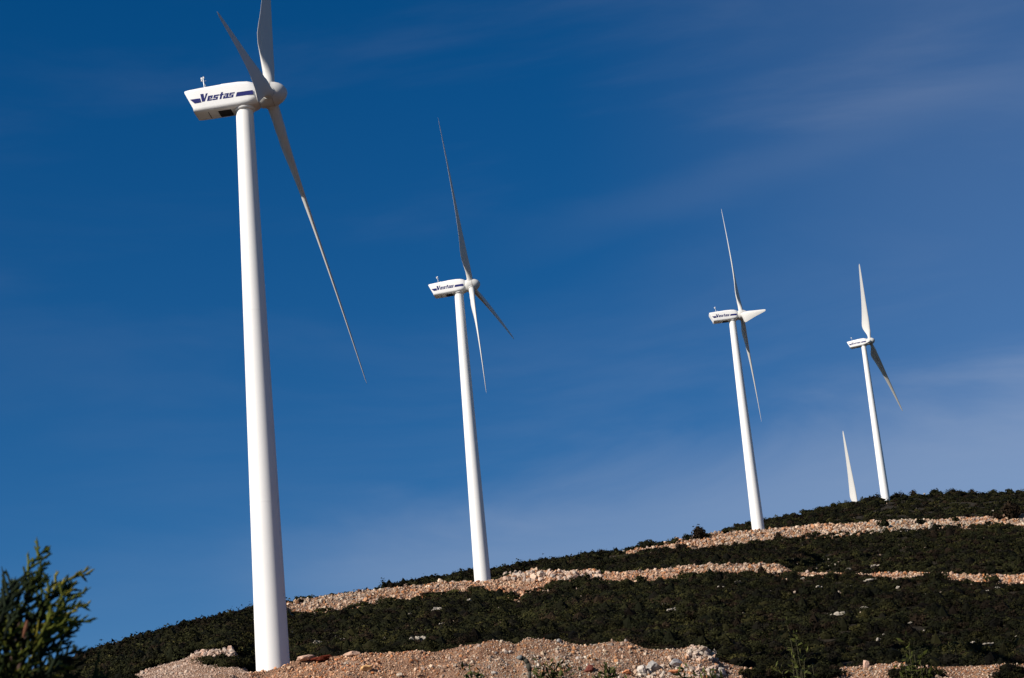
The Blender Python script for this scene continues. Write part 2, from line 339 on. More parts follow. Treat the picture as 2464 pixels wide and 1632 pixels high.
P3 = np.concatenate([scatter(25000, 'L3', R(-8), R(20), True), scatter(1500, 'L3', R(-8), A1, True, (.9, 1)), scatter(900, 'L3b', R(-8), A1, True, (0, .3))])
s3 = .13 + .18 * rng.random(len(P3)) ** 2 + .5 * rng.random(len(P3)) ** 14
P5 = np.concatenate([scatter(19000, 'L5', R(2), R(20), True), scatter(1200, 'L5', R(2), A1, True, (.9, 1)), scatter(500, 'L5b', R(2), A1, True, (0, .3))])
s5 = .18 + .26 * rng.random(len(P5)) ** 2 + .6 * rng.random(len(P5)) ** 12
C1 = stone_cols(len(P1), P1); lf = np.arctan2(P1[:, 0], P1[:, 1]) < ray(600, 1600)[0]; C1[lf] = C1[lf] * .35 + np.array([(.27, .215, .175)]); s1[lf] *= .75
for P, s, lab in ((P1, s1, 'loose orange, grey and cream stones covering the nearest road bank'), (P3, s3, 'loose orange and cream stones covering the middle road bank'), (P5, s5, 'loose pale stones covering the highest road bank')):
    o = stones('loose_stones', P, s, C1 if P is P1 else stone_cols(len(P), P)); tag(o, lab, 'stones', kind='stuff')
def boulder_mesh(name, size, col, sq=(1, 1, .75), lumps=1, seed=0, parent=None):
    g = np.random.default_rng(seed); V, F, T = [], [], []
    for k in range(lumps):
        v = I3V.copy(); s = size * (1 if k == 0 else g.uniform(.35, .75))
        for _ in range(11):            # cut facets
            d = g.normal(size=3); d /= np.linalg.norm(d); h = g.uniform(.55, .88); q = v @ d; v = v - np.clip(q - h, 0, None)[:, None] * d
        v = v * (1 + .05 * g.normal(size=(len(v), 1))) * np.array(sq) * s * .5
        a = g.uniform(0, 6.28); c, s_ = math.cos(a), math.sin(a); v = v @ np.array([[c, s_, 0], [-s_, c, 0], [0, 0, 1]])
        v += (0, 0, s * .2)
        if k: v += np.array([g.uniform(-1, 1) * size * (.45 if lumps < 5 else .9), g.uniform(-.6, .6) * size, g.uniform(-.15, .25) * size])
        F.append(I3F + len(V) * len(I3V)); V.append(v); T.append(np.repeat([np.array(col) * g.uniform(.85, 1.1)], len(I3F), 0))
    return mesh(name, np.concatenate(V), np.concatenate(F), M_stone, tint=np.concatenate(T), parent=parent)
WHITE, CREAM, ORG, RED, GREY = (.42, .37, .32), (.44, .35, .27), (.46, .19, .09), (.13, .04, .03), (.32, .30, .28)
near_boulders = [   # px, py of the base, width in metres, colour, squash, label
    (1572, 1612, 1.15, GREY, (1, .8, .85), 'big pale grey boulder on the near road bank casting a shadow to its right'),
    (1543, 1620, 1.0, WHITE, (.9, .8, .9), 'cream and white pointed boulder just left of the big grey one'),
    (1625, 1606, 1.1, GREY, (1.1, .8, .7), 'dark grey shaded boulder just right of the big pale grey one'),
    (1510, 1623, .8, ORG, (1.3, .8, .5), 'bright orange rock left of the pale boulders on the near bank'),
    (1620, 1622, .75, ORG, (1.5, .9, .4), 'flat bright orange rock under the dark grey boulder'),
    (1419, 1616, .75, RED, (1, .8, .85), 'dark red brown rock alone on the near gravel bank'),
    (1662, 1572, .8, CREAM, (1.3, .9, .6), 'cream slab at the crest near the right end of the near bank'),
    (1691, 1566, .75, CREAM, (1.1, .9, .6), 'last rounded cream rock topping the right end of the near bank'),
    (1735, 1622, .8, WHITE, (.9, .8, 1), 'white upright rock at the lower right end of the near bank'),
    (1820, 1606, .45, WHITE, (1.2, .8, .6), 'small white rock among bushes right of the near bank'),
    (2084, 1604, .65, (.55, .36, .27), (.85, .7, 1.2), 'pinkish pointed rock standing up on the lower right gravel road'),
    (846, 1580, .9, (.50, .33, .24), (1.5, .8, .4), 'flat tan slab tilted on the crest right of the nearest tower'),
    (738, 1590, .95, (.52, .34, .25), (1.4, .8, .5), 'flat tan slab beside dark red earth next to the nearest tower'),
    (882, 1612, .7, (.60, .36, .16), (1.2, .8, .7), 'yellow orange rock low on the near bank'),
    (963, 1628, .6, CREAM, (1.1, .8, .7), 'cream rock at the bottom edge of the picture on the near bank'),
    (833, 1600, .35, CREAM, (1, .8, .8), 'small cream rock below the flat tan slab on the crest'),
    (1095, 1605, .35, CREAM, (1, .8, .8), 'small cream rock halfway down the near bank below the second tower'),
    (1228, 1572, .35, WHITE, (1, .8, .8), 'small white round rock left of the hump in the near bank'),
    (1190, 1622, .4, WHITE, (1.2, .8, .7), 'small bright white rock left of the drooping dry plant'),
    (1345, 1546, .45, GREY, (1, .8, .9), 'small grey rock on the crest just right of the hump in the near bank'),
]
for n, (px, py, sz, col, sq, lab) in enumerate(near_boulders):
    o = boulder_mesh('boulder', sz, col, sq, 1, 100 + n); o.location = hit(px, py); tag(o, lab, 'boulder', 'boulders on the near gravel bank')
pile = boulder_mesh('red_earth_patch', 1.0, (.10, .022, .012), (1.6, .7, .35), 6, 55); pile.location = hit(768, 1592); tag(pile, 'dark red earth heap on the crest right of the nearest tower', 'earth heap')
# spoil heaps of pale broken rock: left of the nearest tower, and right of the second tower
for (x0, x1, y0, y1, n, smin, smax, lab) in ((445, 560, 1562, 1582, 130, .2, .55, 'heap of pale broken rock left of the nearest tower'), (335, 450, 1590, 1625, 70, .15, .4, 'scattered pale broken rock low left of the nearest tower'),
        (1215, 1445, 1378, 1400, 150, .4, 1.2, 'heap of pale and orange broken rock right of the second tower'), (1655, 1730, 1560, 1590, 90, .2, .6, 'heap of broken rock at the right end of the near bank'),
        (1540, 1760, 1605, 1632, 150, .15, .5, 'broken white and grey rock around the big boulders')):
    P = np.array([hit(random.uniform(x0, x1), random.uniform(y0, y1)) for _ in range(n)]); s = smin + (smax - smin) * rng.random(n) ** 2
    o = stones('rock_heap', P, s, stone_cols(n, P) * .5 + np.array([WHITE]) * .55); tag(o, lab, 'rock heap', kind='stuff')

outcrops = [  # px, py, width px, height px
    ('left', [(579, 1546, 16, 8), (612, 1541, 22, 12), (613, 1504, 10, 14), (585, 1567, 20, 6)]),
    ('lower', [(703, 1531, 10, 7), (765, 1557, 34, 8), (819, 1553, 36, 12), (987, 1487, 24, 10), (1052, 1478, 34, 20), (1014, 1556, 46, 34), (1067, 1512, 26, 6), (1262, 1483, 10, 8), (1603, 1465, 30, 10), (1618, 1477, 34, 8), (1733, 1424, 14, 14),
               (1776, 1410, 34, 5), (1814, 1503, 18, 7), (1932, 1400, 18, 5), (1972, 1421, 24, 6), (2041, 1422, 24, 7), (2095, 1406, 44, 7), (2161, 1422, 12, 10), (2017, 1492, 20, 22), (2083, 1474, 40, 7), (2191, 1509, 16, 6), (2225, 1528, 14, 5), (2128, 1538, 8, 7),
               (2116, 1550, 12, 12), (2330, 1497, 14, 8), (2342, 1557, 18, 7), (2378, 1563, 44, 7), (2447, 1543, 12, 6), (2387, 1465, 10, 5), (2378, 1431, 16, 9), (2402, 1424, 20, 10), (2234, 1439, 20, 4), (1170, 1443, 16, 10), (1130, 1452, 20, 6)]),
    ('middle', [(2044, 1377, 22, 6), (2107, 1369, 30, 5), (2128, 1285, 40, 6), (1500, 1332, 14, 6), (1994, 1352, 12, 5)]),
    ('upper', [(2390, 1234, 12, 5), (2205, 1190, 14, 5), (2225, 1189, 16, 5)]),
]
zone = {'left': 'left of the nearest tower', 'lower': 'in scrub below the middle gravel band', 'middle': 'in scrub above the middle gravel band', 'upper': 'in scrub near the hilltop'}
ordn = lambda k: '%d%s' % (k, 'th' if 10 <= k % 100 <= 20 else {1: 'st', 2: 'nd', 3: 'rd'}.get(k % 10, 'th'))
oc_pts = []
for zn, lst in outcrops:
    for n, (px, py, wp, hp) in enumerate(sorted(lst)):
        P = hit(px, py); d = np.linalg.norm(P); mpp = d / F_PX
        wm, hm = wp * mpp, hp * mpp
        lumps = 4 if wp < 14 else 8 if wp < 30 else 14
        sz = max(hm * .75, wm * .32)
        o = boulder_mesh('limestone_outcrop', sz, (.31, .27, .22), (1.25, .8, min(.9, hm * 1.0 / sz)), lumps, 300 + int(px))
        o.location = P + np.array([0, 0, .4]); oc_pts.append((P[0], P[1], max(wm * .5, .8), wm))
        sizew = 'small' if wp < 17 else 'long low' if wp > 3.5 * hp else 'large' if wp > 30 else 'pale'
        tag(o, '%s limestone outcrop %s, %s from left' % (sizew, zone[zn], ordn(n + 1)), 'rock outcrop', 'limestone outcrops in the scrub')

# ------------------------------------------------------------------ scrub
LEAF_COLS = np.array([(.015, .015, .005), (.010, .011, .004), (.020, .019, .006), (.017, .011, .006), (.008, .007, .004), (.030, .027, .008)])
def bush_cloud(P, rad, hgt, nleaf, leaf, cols):
    """leaf-clump triangles spread through ragged domes; returns V, F, tint"""
    n = len(P)
    # each bush is 4 overlapping lobes
    k = 4; lob = rng.normal(size=(n, k, 3)) * np.array([.45, .45, .12]); lob[:, :, 2] = np.abs(lob[:, :, 2]) ; lr = rng.uniform(.45, .8, (n, k))
    which = rng.integers(0, k, (n, nleaf)); ar = np.arange(n)[:, None]
    d = rng.normal(size=(n, nleaf, 3)); d /= np.linalg.norm(d, axis=2)[:, :, None]; d[:, :, 2] = np.abs(d[:, :, 2]) * 1.0
    rr = rng.uniform(.55, 1.0, (n, nleaf, 1)) + .16 * rng.random((n, nleaf, 1)) ** 4
    c = lob[ar, which] + d * rr * lr[ar, which][:, :, None]
    c = c * np.stack([rad, rad, hgt], -1)[:, None, :] * np.array([1, 1, .8]); c[:, :, 2] -= .05
    c = c + P[:, None, :]
    nn = d + rng.normal(size=(n, nleaf, 3)) * .42
    u = np.cross(nn, rng.normal(size=(n, nleaf, 3))); u /= np.linalg.norm(u, axis=2)[:, :, None]      # leaf clumps face roughly outwards
    v = np.cross(u, nn); v /= np.linalg.norm(v, axis=2)[:, :, None]
    s = leaf[:, None, None] * rng.uniform(.5, 1.35, (n, nleaf, 1))
    tri = np.stack([c - u * s * .5, c + u * s * .5 , c + v * s * rng.uniform(.5, 1.2, (n, nleaf, 1))], 2)
    V = tri.reshape(-1, 3); F = np.arange(len(V)).reshape(-1, 3)
    T = (cols[:, None, :] * rng.uniform(.7, 1.35, (n, nleaf, 1))).reshape(-1, 3)
    return V, F, T
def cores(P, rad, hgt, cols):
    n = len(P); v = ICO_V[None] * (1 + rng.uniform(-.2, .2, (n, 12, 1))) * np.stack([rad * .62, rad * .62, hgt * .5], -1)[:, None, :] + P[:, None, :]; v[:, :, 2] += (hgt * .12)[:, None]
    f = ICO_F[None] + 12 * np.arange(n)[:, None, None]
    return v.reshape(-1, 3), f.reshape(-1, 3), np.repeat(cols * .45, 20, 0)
def leaf_cols(n, P):
    c = LEAF_COLS[rng.choice(6, n, p=[.27, .22, .17, .14, .14, .06])]
    return c * (1 + .9 * vnoise(P[:, 0], P[:, 1], 17, 31))[:, None] * rng.uniform(.5, 1.5, (n, 1))
def thin_out(P):
    """leave small clearings around the outcrops (on the side that faces the camera)"""
    keep = np.ones(len(P), bool)
    for x, y, r, wm in oc_pts:
        d = math.hypot(x, y); ux, uy = x / d, y / d
        a = (P[:, 0] - x) * ux + (P[:, 1] - y) * uy; b = -(P[:, 0] - x) * uy + (P[:, 1] - y) * ux
        keep &= ~((np.abs(b) < r + .2) & (a > -1.9) & (a < .8))
    return P[keep]
VS, FS, TS = [], [], []; nv = 0
def push(V, F, T):
    global nv
    VS.append(V); FS.append(F + nv); TS.append(T); nv += len(V)
front = hit(1172, 1402)
specs = [('L1b', 1300, (.35, 1), .95, 1.15, 300, .15), ('L2', 2800, (0, .4), 1.15, 1.35, 300, .17), ('L2', 4600, (.4, .975), 1.15, 1.35, 220, .20),
         ('L3b', 1000, (.45, 1), 1.0, 1.2, 120, .24), ('L4', 7800, (0, .975), 1.05, 1.3, 120, .25),
         ('L5b', 800, (.4, 1), 1.1, 1.3, 80, .32), ('L6', 6500, (0, 1), 1.2, 1.4, 75, .35), ('f1', 1500, (0, 1), 1.2, 1.5, 70, .36)]
for seg, n, jr, rad, hg, nl, lf in specs:
    n = int(n * 1.22)
    P = thin_out(scatter(n, seg, A0, A1, False, jr)) if seg != 'L1b' else thin_out(scatter(n, seg, R(-16), A1, False, jr))
    if seg in ('L3b', 'L5b'): P = P
    azp = np.arctan2(P[:, 0], P[:, 1])
    if seg in ('L3b', 'L4', 'L5b', 'L6', 'f1'): P = P[~((azp > ray(660, 1450)[0]) & (azp < ray(985, 1410)[0]) & (rng.random(len(P)) < .93))]
    n = len(P); patch = 1 + .35 * vnoise(P[:, 0], P[:, 1], 22, 41)
    ra = rad * rng.uniform(.6, 1.35, n) * patch; h = hg * rng.uniform(.4, 1.25, n) * patch; h *= np.where(rng.random(n) < .08, 1.6, 1)
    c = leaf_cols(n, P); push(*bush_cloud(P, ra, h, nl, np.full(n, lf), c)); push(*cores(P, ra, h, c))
# bushes on the rock: along the toe of each bank, covering its foot
for E, x0, x1, n, dy in ((E2, 690, 1870, 330, 4), (E2, 1870, 2464, 100, 2), (E4, 1560, 2464, 260, 2)):
    P = []
    fi = np.interp(np.linspace(ray(x0, 1450)[0], ray(x1, 1400)[0], n), AZ, np.arange(NA)) + rng.uniform(-1, 1, n)
    seg = 'L3' if E is E2 else 'L5'; a, b = ROWS[seg]
    P = grid_at(fi, a + (b - a) * (rng.random(n) ** 2.5) * .3)
    q = 1 + .9 * vnoise(P[:, 0], P[:, 1], 6, 77); ra = .9 * rng.uniform(.6, 1.3, n) * q; h = .95 * rng.uniform(.5, 1.2, n) * q; c = leaf_cols(n, P)
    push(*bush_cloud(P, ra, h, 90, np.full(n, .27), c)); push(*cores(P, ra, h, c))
# scrub that crosses in front of the near bank on the right, and low on the left
for x0, x1, y0, y1, n in ((1860, 2010, 1600, 1632, 70), (1790, 1870, 1622, 1636, 16), (2150, 2260, 1616, 1636, 26), (2400, 2464, 1610, 1636, 12), (150, 330, 1622, 1640, 40), (500, 612, 1585, 1606, 22), (1886, 1916, 1388, 1400, 12), (2034, 2068, 1386, 1398, 14), (2224, 2252, 1388, 1402, 12)):
    P = np.array([hit(random.uniform(x0, x1), random.uniform(y0, y1)) for _ in range(n)])
    far = 1 + (y0 < 1450) * .5; ra = rng.uniform(.5, .9, n) * far; h = rng.uniform(.5, .95, n) * far; c = leaf_cols(n, P)
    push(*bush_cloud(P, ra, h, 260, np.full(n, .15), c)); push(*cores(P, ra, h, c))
o = mesh('scrub', np.concatenate(VS), np.concatenate(FS), M_leaf, tint=np.concatenate(TS))
tag(o, 'dark olive maquis scrub covering the hillside between the gravel roads', 'scrub', kind='stuff')

P = np.concatenate([scatter(1500, 'L2', A0, A1, False), scatter(1300, 'L4', A0, A1, False), scatter(500, 'L6', A0, A1, False)])
P = P[vnoise(P[:, 0], P[:, 1], 16, 91) > .05]; n = len(P); P[:, 2] += .3
o = stones('scrub_stones', P, .12 + .36 * rng.random(n) ** 2, stone_cols(n, P) * .35 + np.array([(.16, .14, .115)])); tag(o, 'small stones showing through the dark scrub on the slope', 'stones', kind='stuff')

# shrubs that stand out one by one
protos = []
for q in range(6):
    P0 = np.zeros((1, 3)); tall = [1.0, 1.35, .8, 1.6, 1.1, .9][q]
    V, F, T = bush_cloud(P0, np.array([.8]), np.array([1.15 * tall]), 300, np.array([.22]), LEAF_COLS[[q % 5]])
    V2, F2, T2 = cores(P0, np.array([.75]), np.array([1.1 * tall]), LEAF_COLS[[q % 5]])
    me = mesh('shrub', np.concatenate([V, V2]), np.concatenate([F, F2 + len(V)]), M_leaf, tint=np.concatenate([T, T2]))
    protos.append(me)
shr = [ # (group label, list of px, py, scale)
    ('on the skyline left of the nearest tower', [(206, 1604, .9), (243, 1582, 1.3), (263, 1576, .9), (282, 1568, 1.5), (300, 1564, 1.2), (330, 1556, 1.0), (362, 1546, 1.3), (406, 1533, 1.0), (431, 1527, 1.5), (452, 1522, .9), (470, 1517, 1.0), (484, 1512, 1.5), (505, 1508, 1.2), (535, 1503, 1.1), (555, 1499, 1.5), (575, 1496, 1.2), (592, 1492, 1.2), (609, 1488, 1.7)], 'L2'),
    ('on the skyline between the first two towers', [(705, 1452, .5), (724, 1449, .6), (910, 1414, .7), (942, 1410, .8), (963, 1409, 1.1), (985, 1408, .6), (1006, 1404, 1.0), (1030, 1402, .8), (1056, 1398, 1.4), (1077, 1395, 1.2), (1099, 1393, 1.2), (1123, 1390, 1.9), (1138, 1388, 1.2)], 'L6'),
    ('on the skyline between the second and third towers', [(1195, 1381, 1.6), (1214, 1377, 1.7), (1240, 1372, 1.5), (1265, 1367, 2.1), (1284, 1364, 2.0), (1303, 1360, 1.3), (1330, 1356, 1.3), (1363, 1351, 2.3), (1387, 1347, 1.7), (1420, 1342, 1.8), (1445, 1338, 1.6), (1465, 1334, 1.6), (1488, 1331, 1.2), (1515, 1326, 1.8), (1558, 1319, 2.0), (1590, 1315, 1.4), (1620, 1308, 1.5), (1655, 1301, 1.4), (1683, 1296, 2.3), (1700, 1292, 1.3), (1745, 1282, 1.5), (1778, 1275, 2.4), (1800, 1269, 2.1)], 'L6'),
    ('on the skyline right of the third tower', [(1843, 1258, 1.8), (1863, 1252, 1.8), (1905, 1244, 2.1), (1938, 1236, 2.0), (1975, 1228, 2.2), (2006, 1220, 2.1), (2035, 1215, 1.9), (2084, 1207, 2.3), (2103, 1204, 2.9), (2160, 1198, 2.4), (2200, 1194, 2.0), (2246, 1190, 2.4), (2290, 1188, 2.2), (2340, 1187, 1.8), (2390, 1186, 2.0), (2430, 1186, 2.0)], 'L6'),
    ('in front of the middle gravel bank', [(1345, 1412, 1.4), (1395, 1404, 1.8), (1540, 1402, 1.5), (1664, 1392, 1.6), (1735, 1386, 1.2), (1832, 1384, 1.2), (1900, 1390, 1.5), (2050, 1393, 1.6), (2260, 1400, 2.0), (2395, 1400, 1.8), (880, 1458, 1.1), (930, 1450, 1.3), (1010, 1446, 1.2), (1148, 1424, 1.7)], 'L3'),
    ('in front of the highest gravel bank', [(1640, 1322, 1.6), (1812, 1308, 1.3), (1875, 1300, 1.5), (1960, 1290, 1.6), (2130, 1268, 2.0), (2220, 1262, 1.7), (2300, 1258, 1.8), (2400, 1252, 1.7), (2436, 1250, 3.6)], 'L5'),
]
used = [False] * 6
for txt, lst, _ in shr:
    for n, (px, py, sc) in enumerate(sorted(lst)):
        q = random.randrange(6)
        if not used[q]: o = protos[q]; used[q] = True
        else: o = protos[q].copy(); C.objects.link(o)
        o.location = hit(px, py); s = sc * .85; o.scale = (s * random.uniform(.85, 1.2), s, s * random.uniform(.9, 1.25)); o.rotation_euler = (0, 0, random.uniform(0, 6.28))
        tag(o, 'dark evergreen shrub %s, %s from left' % (txt, ordn(n + 1)), 'shrub', 'shrubs ' + txt)
for q in range(6):
    if not used[q]: bpy.data.objects.remove(protos[q])

# ------------------------------------------------------------------ wind turbines
def lathe(profile, n=48, axis='z'):
    V, F = [], []
    for (h, r) in profile:
        for k in range(n):
            a = 2 * math.pi * k / n
            V.append((r * math.cos(a), r * math.sin(a), h) if axis == 'z' else (h, r * math.cos(a), r * math.sin(a)))
    m = len(profile)
    for j in range(m - 1):
        for k in range(n):
            q = (j * n + k, j * n + (k + 1) % n, (j + 1) * n + (k + 1) % n, (j + 1) * n + k); F.append(q if axis == 'z' else q)
    F.append(tuple(range(n))[::-1]); F.append(tuple((m - 1) * n + k for k in range(n)))
    return V, F
def fix_normals(o):
    import bmesh
    bm = bmesh.new(); bm.from_mesh(o.data); bmesh.ops.recalc_face_normals(bm, faces=bm.faces); bm.to_mesh(o.data); bm.free(); return o
def box(x0, x1, y0, y1, z0, z1):
    V = [(x, y, z_) for x in (x0, x1) for y in (y0, y1) for z_ in (z0, z1)]
    return V, [(0, 1, 3, 2), (4, 6, 7, 5), (0, 4, 5, 1), (2, 3, 7, 6), (0, 2, 6, 4), (1, 5, 7, 3)]
def join(parts):
    V, F = [], []
    for v, f in parts: F += [tuple(i + len(V) for i in q) for q in f]; V += list(v)
    return V, F
def tube(p, q, r0, r1=None, n=8):
    r1 = r0 if r1 is None else r1; p, q = Vector(p), Vector(q); d = (q - p).normalized(); a = d.orthogonal().normalized(); b = d.cross(a)
    V = [tuple(c + a * r * math.cos(t) + b * r * math.sin(t)) for c, r in ((p, r0), (q, r1)) for t in [2 * math.pi * k / n for k in range(n)]]
    return V, [(k, (k + 1) % n, n + (k + 1) % n, n + k) for k in range(n)] + [tuple(range(n))[::-1], tuple(range(n, 2 * n))]

def tower_mesh(H, parent):
    rb, rt = 1.22, .67
    prof = [(-2.5, rb)]
    rad = lambda h: rb + (rt - rb) * (max(h, 0) / H) ** 1.0
    for hh in (0, H * .28, H * .62):
        if hh: prof += [(hh - .07, rad(hh)), (hh - .06, rad(hh) + .004), (hh + .06, rad(hh) + .004), (hh + .07, rad(hh))]
        for q in range(1, 6): prof.append((hh + q * H * .045, rad(hh + q * H * .045)))
    prof += [(H - .05, rt)]
    prof = sorted(prof); V, F = lathe(prof, 72)
    o = fix_normals(mesh('tower', V, F, M_white, parent, smooth=True)); o.data.set_sharp_from_angle(angle=R(20)); return o

def nacelle_parts(root, H):
    # local frame: +x towards the rotor, z = 0 at the tower top
    secs = [(-4.45, .10, 1.99, .96, .26), (-4.2, .07, 2.04, 1.0, .3), (-3.2, .06, 2.1, 1.02, .32), (-1.6, .07, 2.16, 1.03, .34), (-1.5, .07, 2.19, 1.03, .34), (-.2, .09, 2.19, 1.03, .36), (.5, .12, 2.14, 1.03, .42), (.95, .17, 2.04, .98, .55), (1.2, .22, 1.93, .9, .72), (1.32, .27, 1.84, .82, .76)]
    nper = 7; V, F = [], []
    def ring(zb, zt, hw, cr):
        pts = []
        for cx_, cz_, a0 in ((hw - cr, zb + cr, -90), (hw - cr, zt - cr, 0), (-hw + cr, zt - cr, 90), (-hw + cr, zb + cr, 180)):
            for k in range(nper): a = R(a0 + 90 * k / (nper - 1)); pts.append((cx_ + cr * math.cos(a), cz_ + cr * math.sin(a)))
        return pts
    xs_rear = lambda t: np.interp(t, [0, .28, .45, .62, 1], [-3.80, -3.82, -4.02, -4.36, -4.45])     # sloped, stepped rear end
    for (x, zb, zt, hw, cr) in secs:
        for (y, z_) in ring(zb, zt, hw, min(cr, (zt - zb) / 2 - .01)):
            t = (z_ - .06) / 1.95; xr = xs_rear(min(max(t, 0), 1)); u = (x + 4.45) / (4.45 + 1.32); xx = x if u > .5 else xr + (u / .5) * (.5 * (5.77) - 4.45 - xr)
            V.append((xx, y, z_))
    m = 4 * nper
    for j in range(len(secs) - 1):
        for k in range(m): F.append((j * m + k, j * m + (k + 1) % m, (j + 1) * m + (k + 1) % m, (j + 1) * m + k))
    # rear wall: strips between left and right halves so the stepped profile is kept
    for k in range(m // 2 - 1):
        a, b = k, k + 1; c, d = (m - 1 - k - 0), (m - 1 - k - 1)
        if k == 0 or True: F.append((a, (m - 1 - a), (m - 1 - b), b))
    F.append(tuple((len(secs) - 1) * m + k for k in range(m)))
    T = Matrix.Translation((0, 0, H)) @ Matrix.Rotation(R(-0.9), 4, 'Y')
    nac = mesh('nacelle', V, F, M_nac, root, smooth=True); fix_normals(nac)
    for p in nac.data.polygons:
        if len(p.vertices) > 4: p.use_smooth = False
    nac.matrix_local = T
    try:
        nac.data.set_sharp_from_angle(angle=R(38))
    except Exception: pass
    x0r = -4.45
    def decal(name, polys, side, mat):
        V, F = [], []
        for P in polys:
            F.append(tuple(range(len(V), len(V) + len(P))))
            for s, zz in P:
                V.append((x0r + s if side < 0 else x0r + s, side * 1.036, zz))
        return mesh(name, V, F, mat, nac)
    zc = 1.00
    def rect(a, b, lo, hi): return (a, b, lo, hi)
    def letters(mirror):
        out = []
        sh = .30
        def add(x0, bars):
            for a, b, lo, hi in bars: out.append([(x0 + a + sh * lo, lo), (x0 + b + sh * lo, lo), (x0 + b + sh * hi, hi), (x0 + a + sh * hi, hi)])
        X = .40; t = .11
        # V: heavy left arm, thin right arm
        out.append([(.10, 0), (.30, 0), (.24, .62), (.0, .62)]); out.append([(.305, 0), (.29, .22), (.42, .62), (.56, .62)])
        def e(x): add(x, [(0, .36, 0, t), (0, .14, t, .16), (0, .36, .16, .24), (0, .14, .24, X - t), (.24, .36, .24, X - t), (0, .36, X - t, X)])
        def s(x): add(x, [(-.04, .36, 0, t), (.23, .36, t, .16), (0, .36, .16, .24), (0, .14, .24, X - t), (0, .40, X - t, X)])
        e(.47); s(.91)
        add(1.37, [(.05, .20, 0, X - t), (-.02, .29, X - t, X), (.05, .20, X, .54)])
        add(1.68, [(0, .37, 0, t), (0, .13, t, .16), (.23, .37, t, .16), (0, .37, .16, .24), (.23, .37, .24, X - t), (.04, .37, X - t, X)])
        s(2.10)
        return out
    for side in (-1, 1):
        zb = zc - .2
        if side < 0:
            txt = [[(1.28 + a * 1.04, zb + b * 1.06) for a, b in P] for P in letters(False)]
            left = [(.44, zc + .12), (1.24, zc + .12), (1.32, zc - .24), (.78, zc - .24)]; right = [(4.16, zc + .18), (5.42, zc + .18), (5.42, zc - .18), (4.04, zc - .18)]
        else:
            txt = [[(4.0 - a, zb + b) for a, b in P][::-1] for P in letters(True)]
            left = [(.42, zc + .18), (1.33, zc + .18), (1.22, zc - .18), (.74, zc - .18)][::-1]; right = [(4.16, zc + .18), (5.42, zc + .18), (5.42, zc - .18), (4.04, zc - .18)][::-1]
        decal('lettering', txt, side, M_blue); decal('stripe', [left], side, M_blue); decal('stripe', [right], side, M_blue)
    # underside opening, rear panel joint, side seam near the rotor
    V, F = box(-1.95, -.95, -.52, .52, .0, .085); mesh('hatch', V, F, M_black, nac)
    V, F = box(-2.75, -2.70, -.62, .62, .045, .09); mesh('panel_joint', V, F, M_black, nac)
    V, F = box(-.95, .1, -.34, .34, 2.17, 2.25); mesh('roof_hatch', V, F, M_nac, nac)
    # weather mast with braces, vane and cup anemometer
    mast = mesh('weather_mast', *join([tube((-3.0, -.1, 2.0), (-3.08, -.1, 3.2), .035), tube((-2.72, -.1, 2.05), (-3.03, -.1, 2.8), .022), tube((-3.0, .35, 2.0), (-3.05, -.08, 2.7), .022), tube((-3.28, -.1, 2.97), (-2.86, -.1, 2.97), .022)]), M_steel, nac)
    mesh('anemometer', *join([tube((-3.2, -.1, 2.99), (-3.2, -.1, 3.12), .05), tube((-3.2, -.1, 3.14), (-3.2, -.1, 3.28), .085, .065), tube((-3.05, -.1, 3.2), (-3.05, -.1, 3.34), .075, .05)]), M_white, nac)
    mesh('beacon', *join([tube((-2.62, -.1, 2.05), (-2.62, -.1, 2.24), .03), tube((-2.62, -.1, 2.24), (-2.62, -.1, 2.42), .065, .05)]), M_white, nac)
    V, F = lathe([(H - .06, .68), (H - .05, .76), (H + .02, .82), (H + .10, .84), (H + .24, .84)], 48)
    fix_normals(mesh('yaw_collar', V, F, M_nac, root, smooth=True))
    return nac

HH, OV, TILT, CONE = .911, 1.981, R(5.375), R(4.1)
def hub_parts(root, H):
    Cc = Vector((OV * math.cos(TILT), 0, H + HH + OV * math.sin(TILT)))
    T = Matrix.Translation(Cc) @ Matrix.Rotation(-TILT, 4, 'Y')
    V, F = lathe([(-.78, .55), (-.78, .84), (-.70, .93), (-.3, .97), (.30, .97), (.31, .965), (.33, .965), (.34, .96), (.62, .90), (.92, .77), (1.15, .6), (1.32, .4), (1.42, .2), (1.45, .04)], 56, 'x')
    hub = fix_normals(mesh('hub', V, F, M_blade, root, smooth=True)); hub.matrix_local = T
    V, F = lathe([(.305, .955), (.305, .978), (.335, .978), (.335, .955)], 56, 'x'); mesh('seam', V, F, M_seam, hub)
    return hub, T

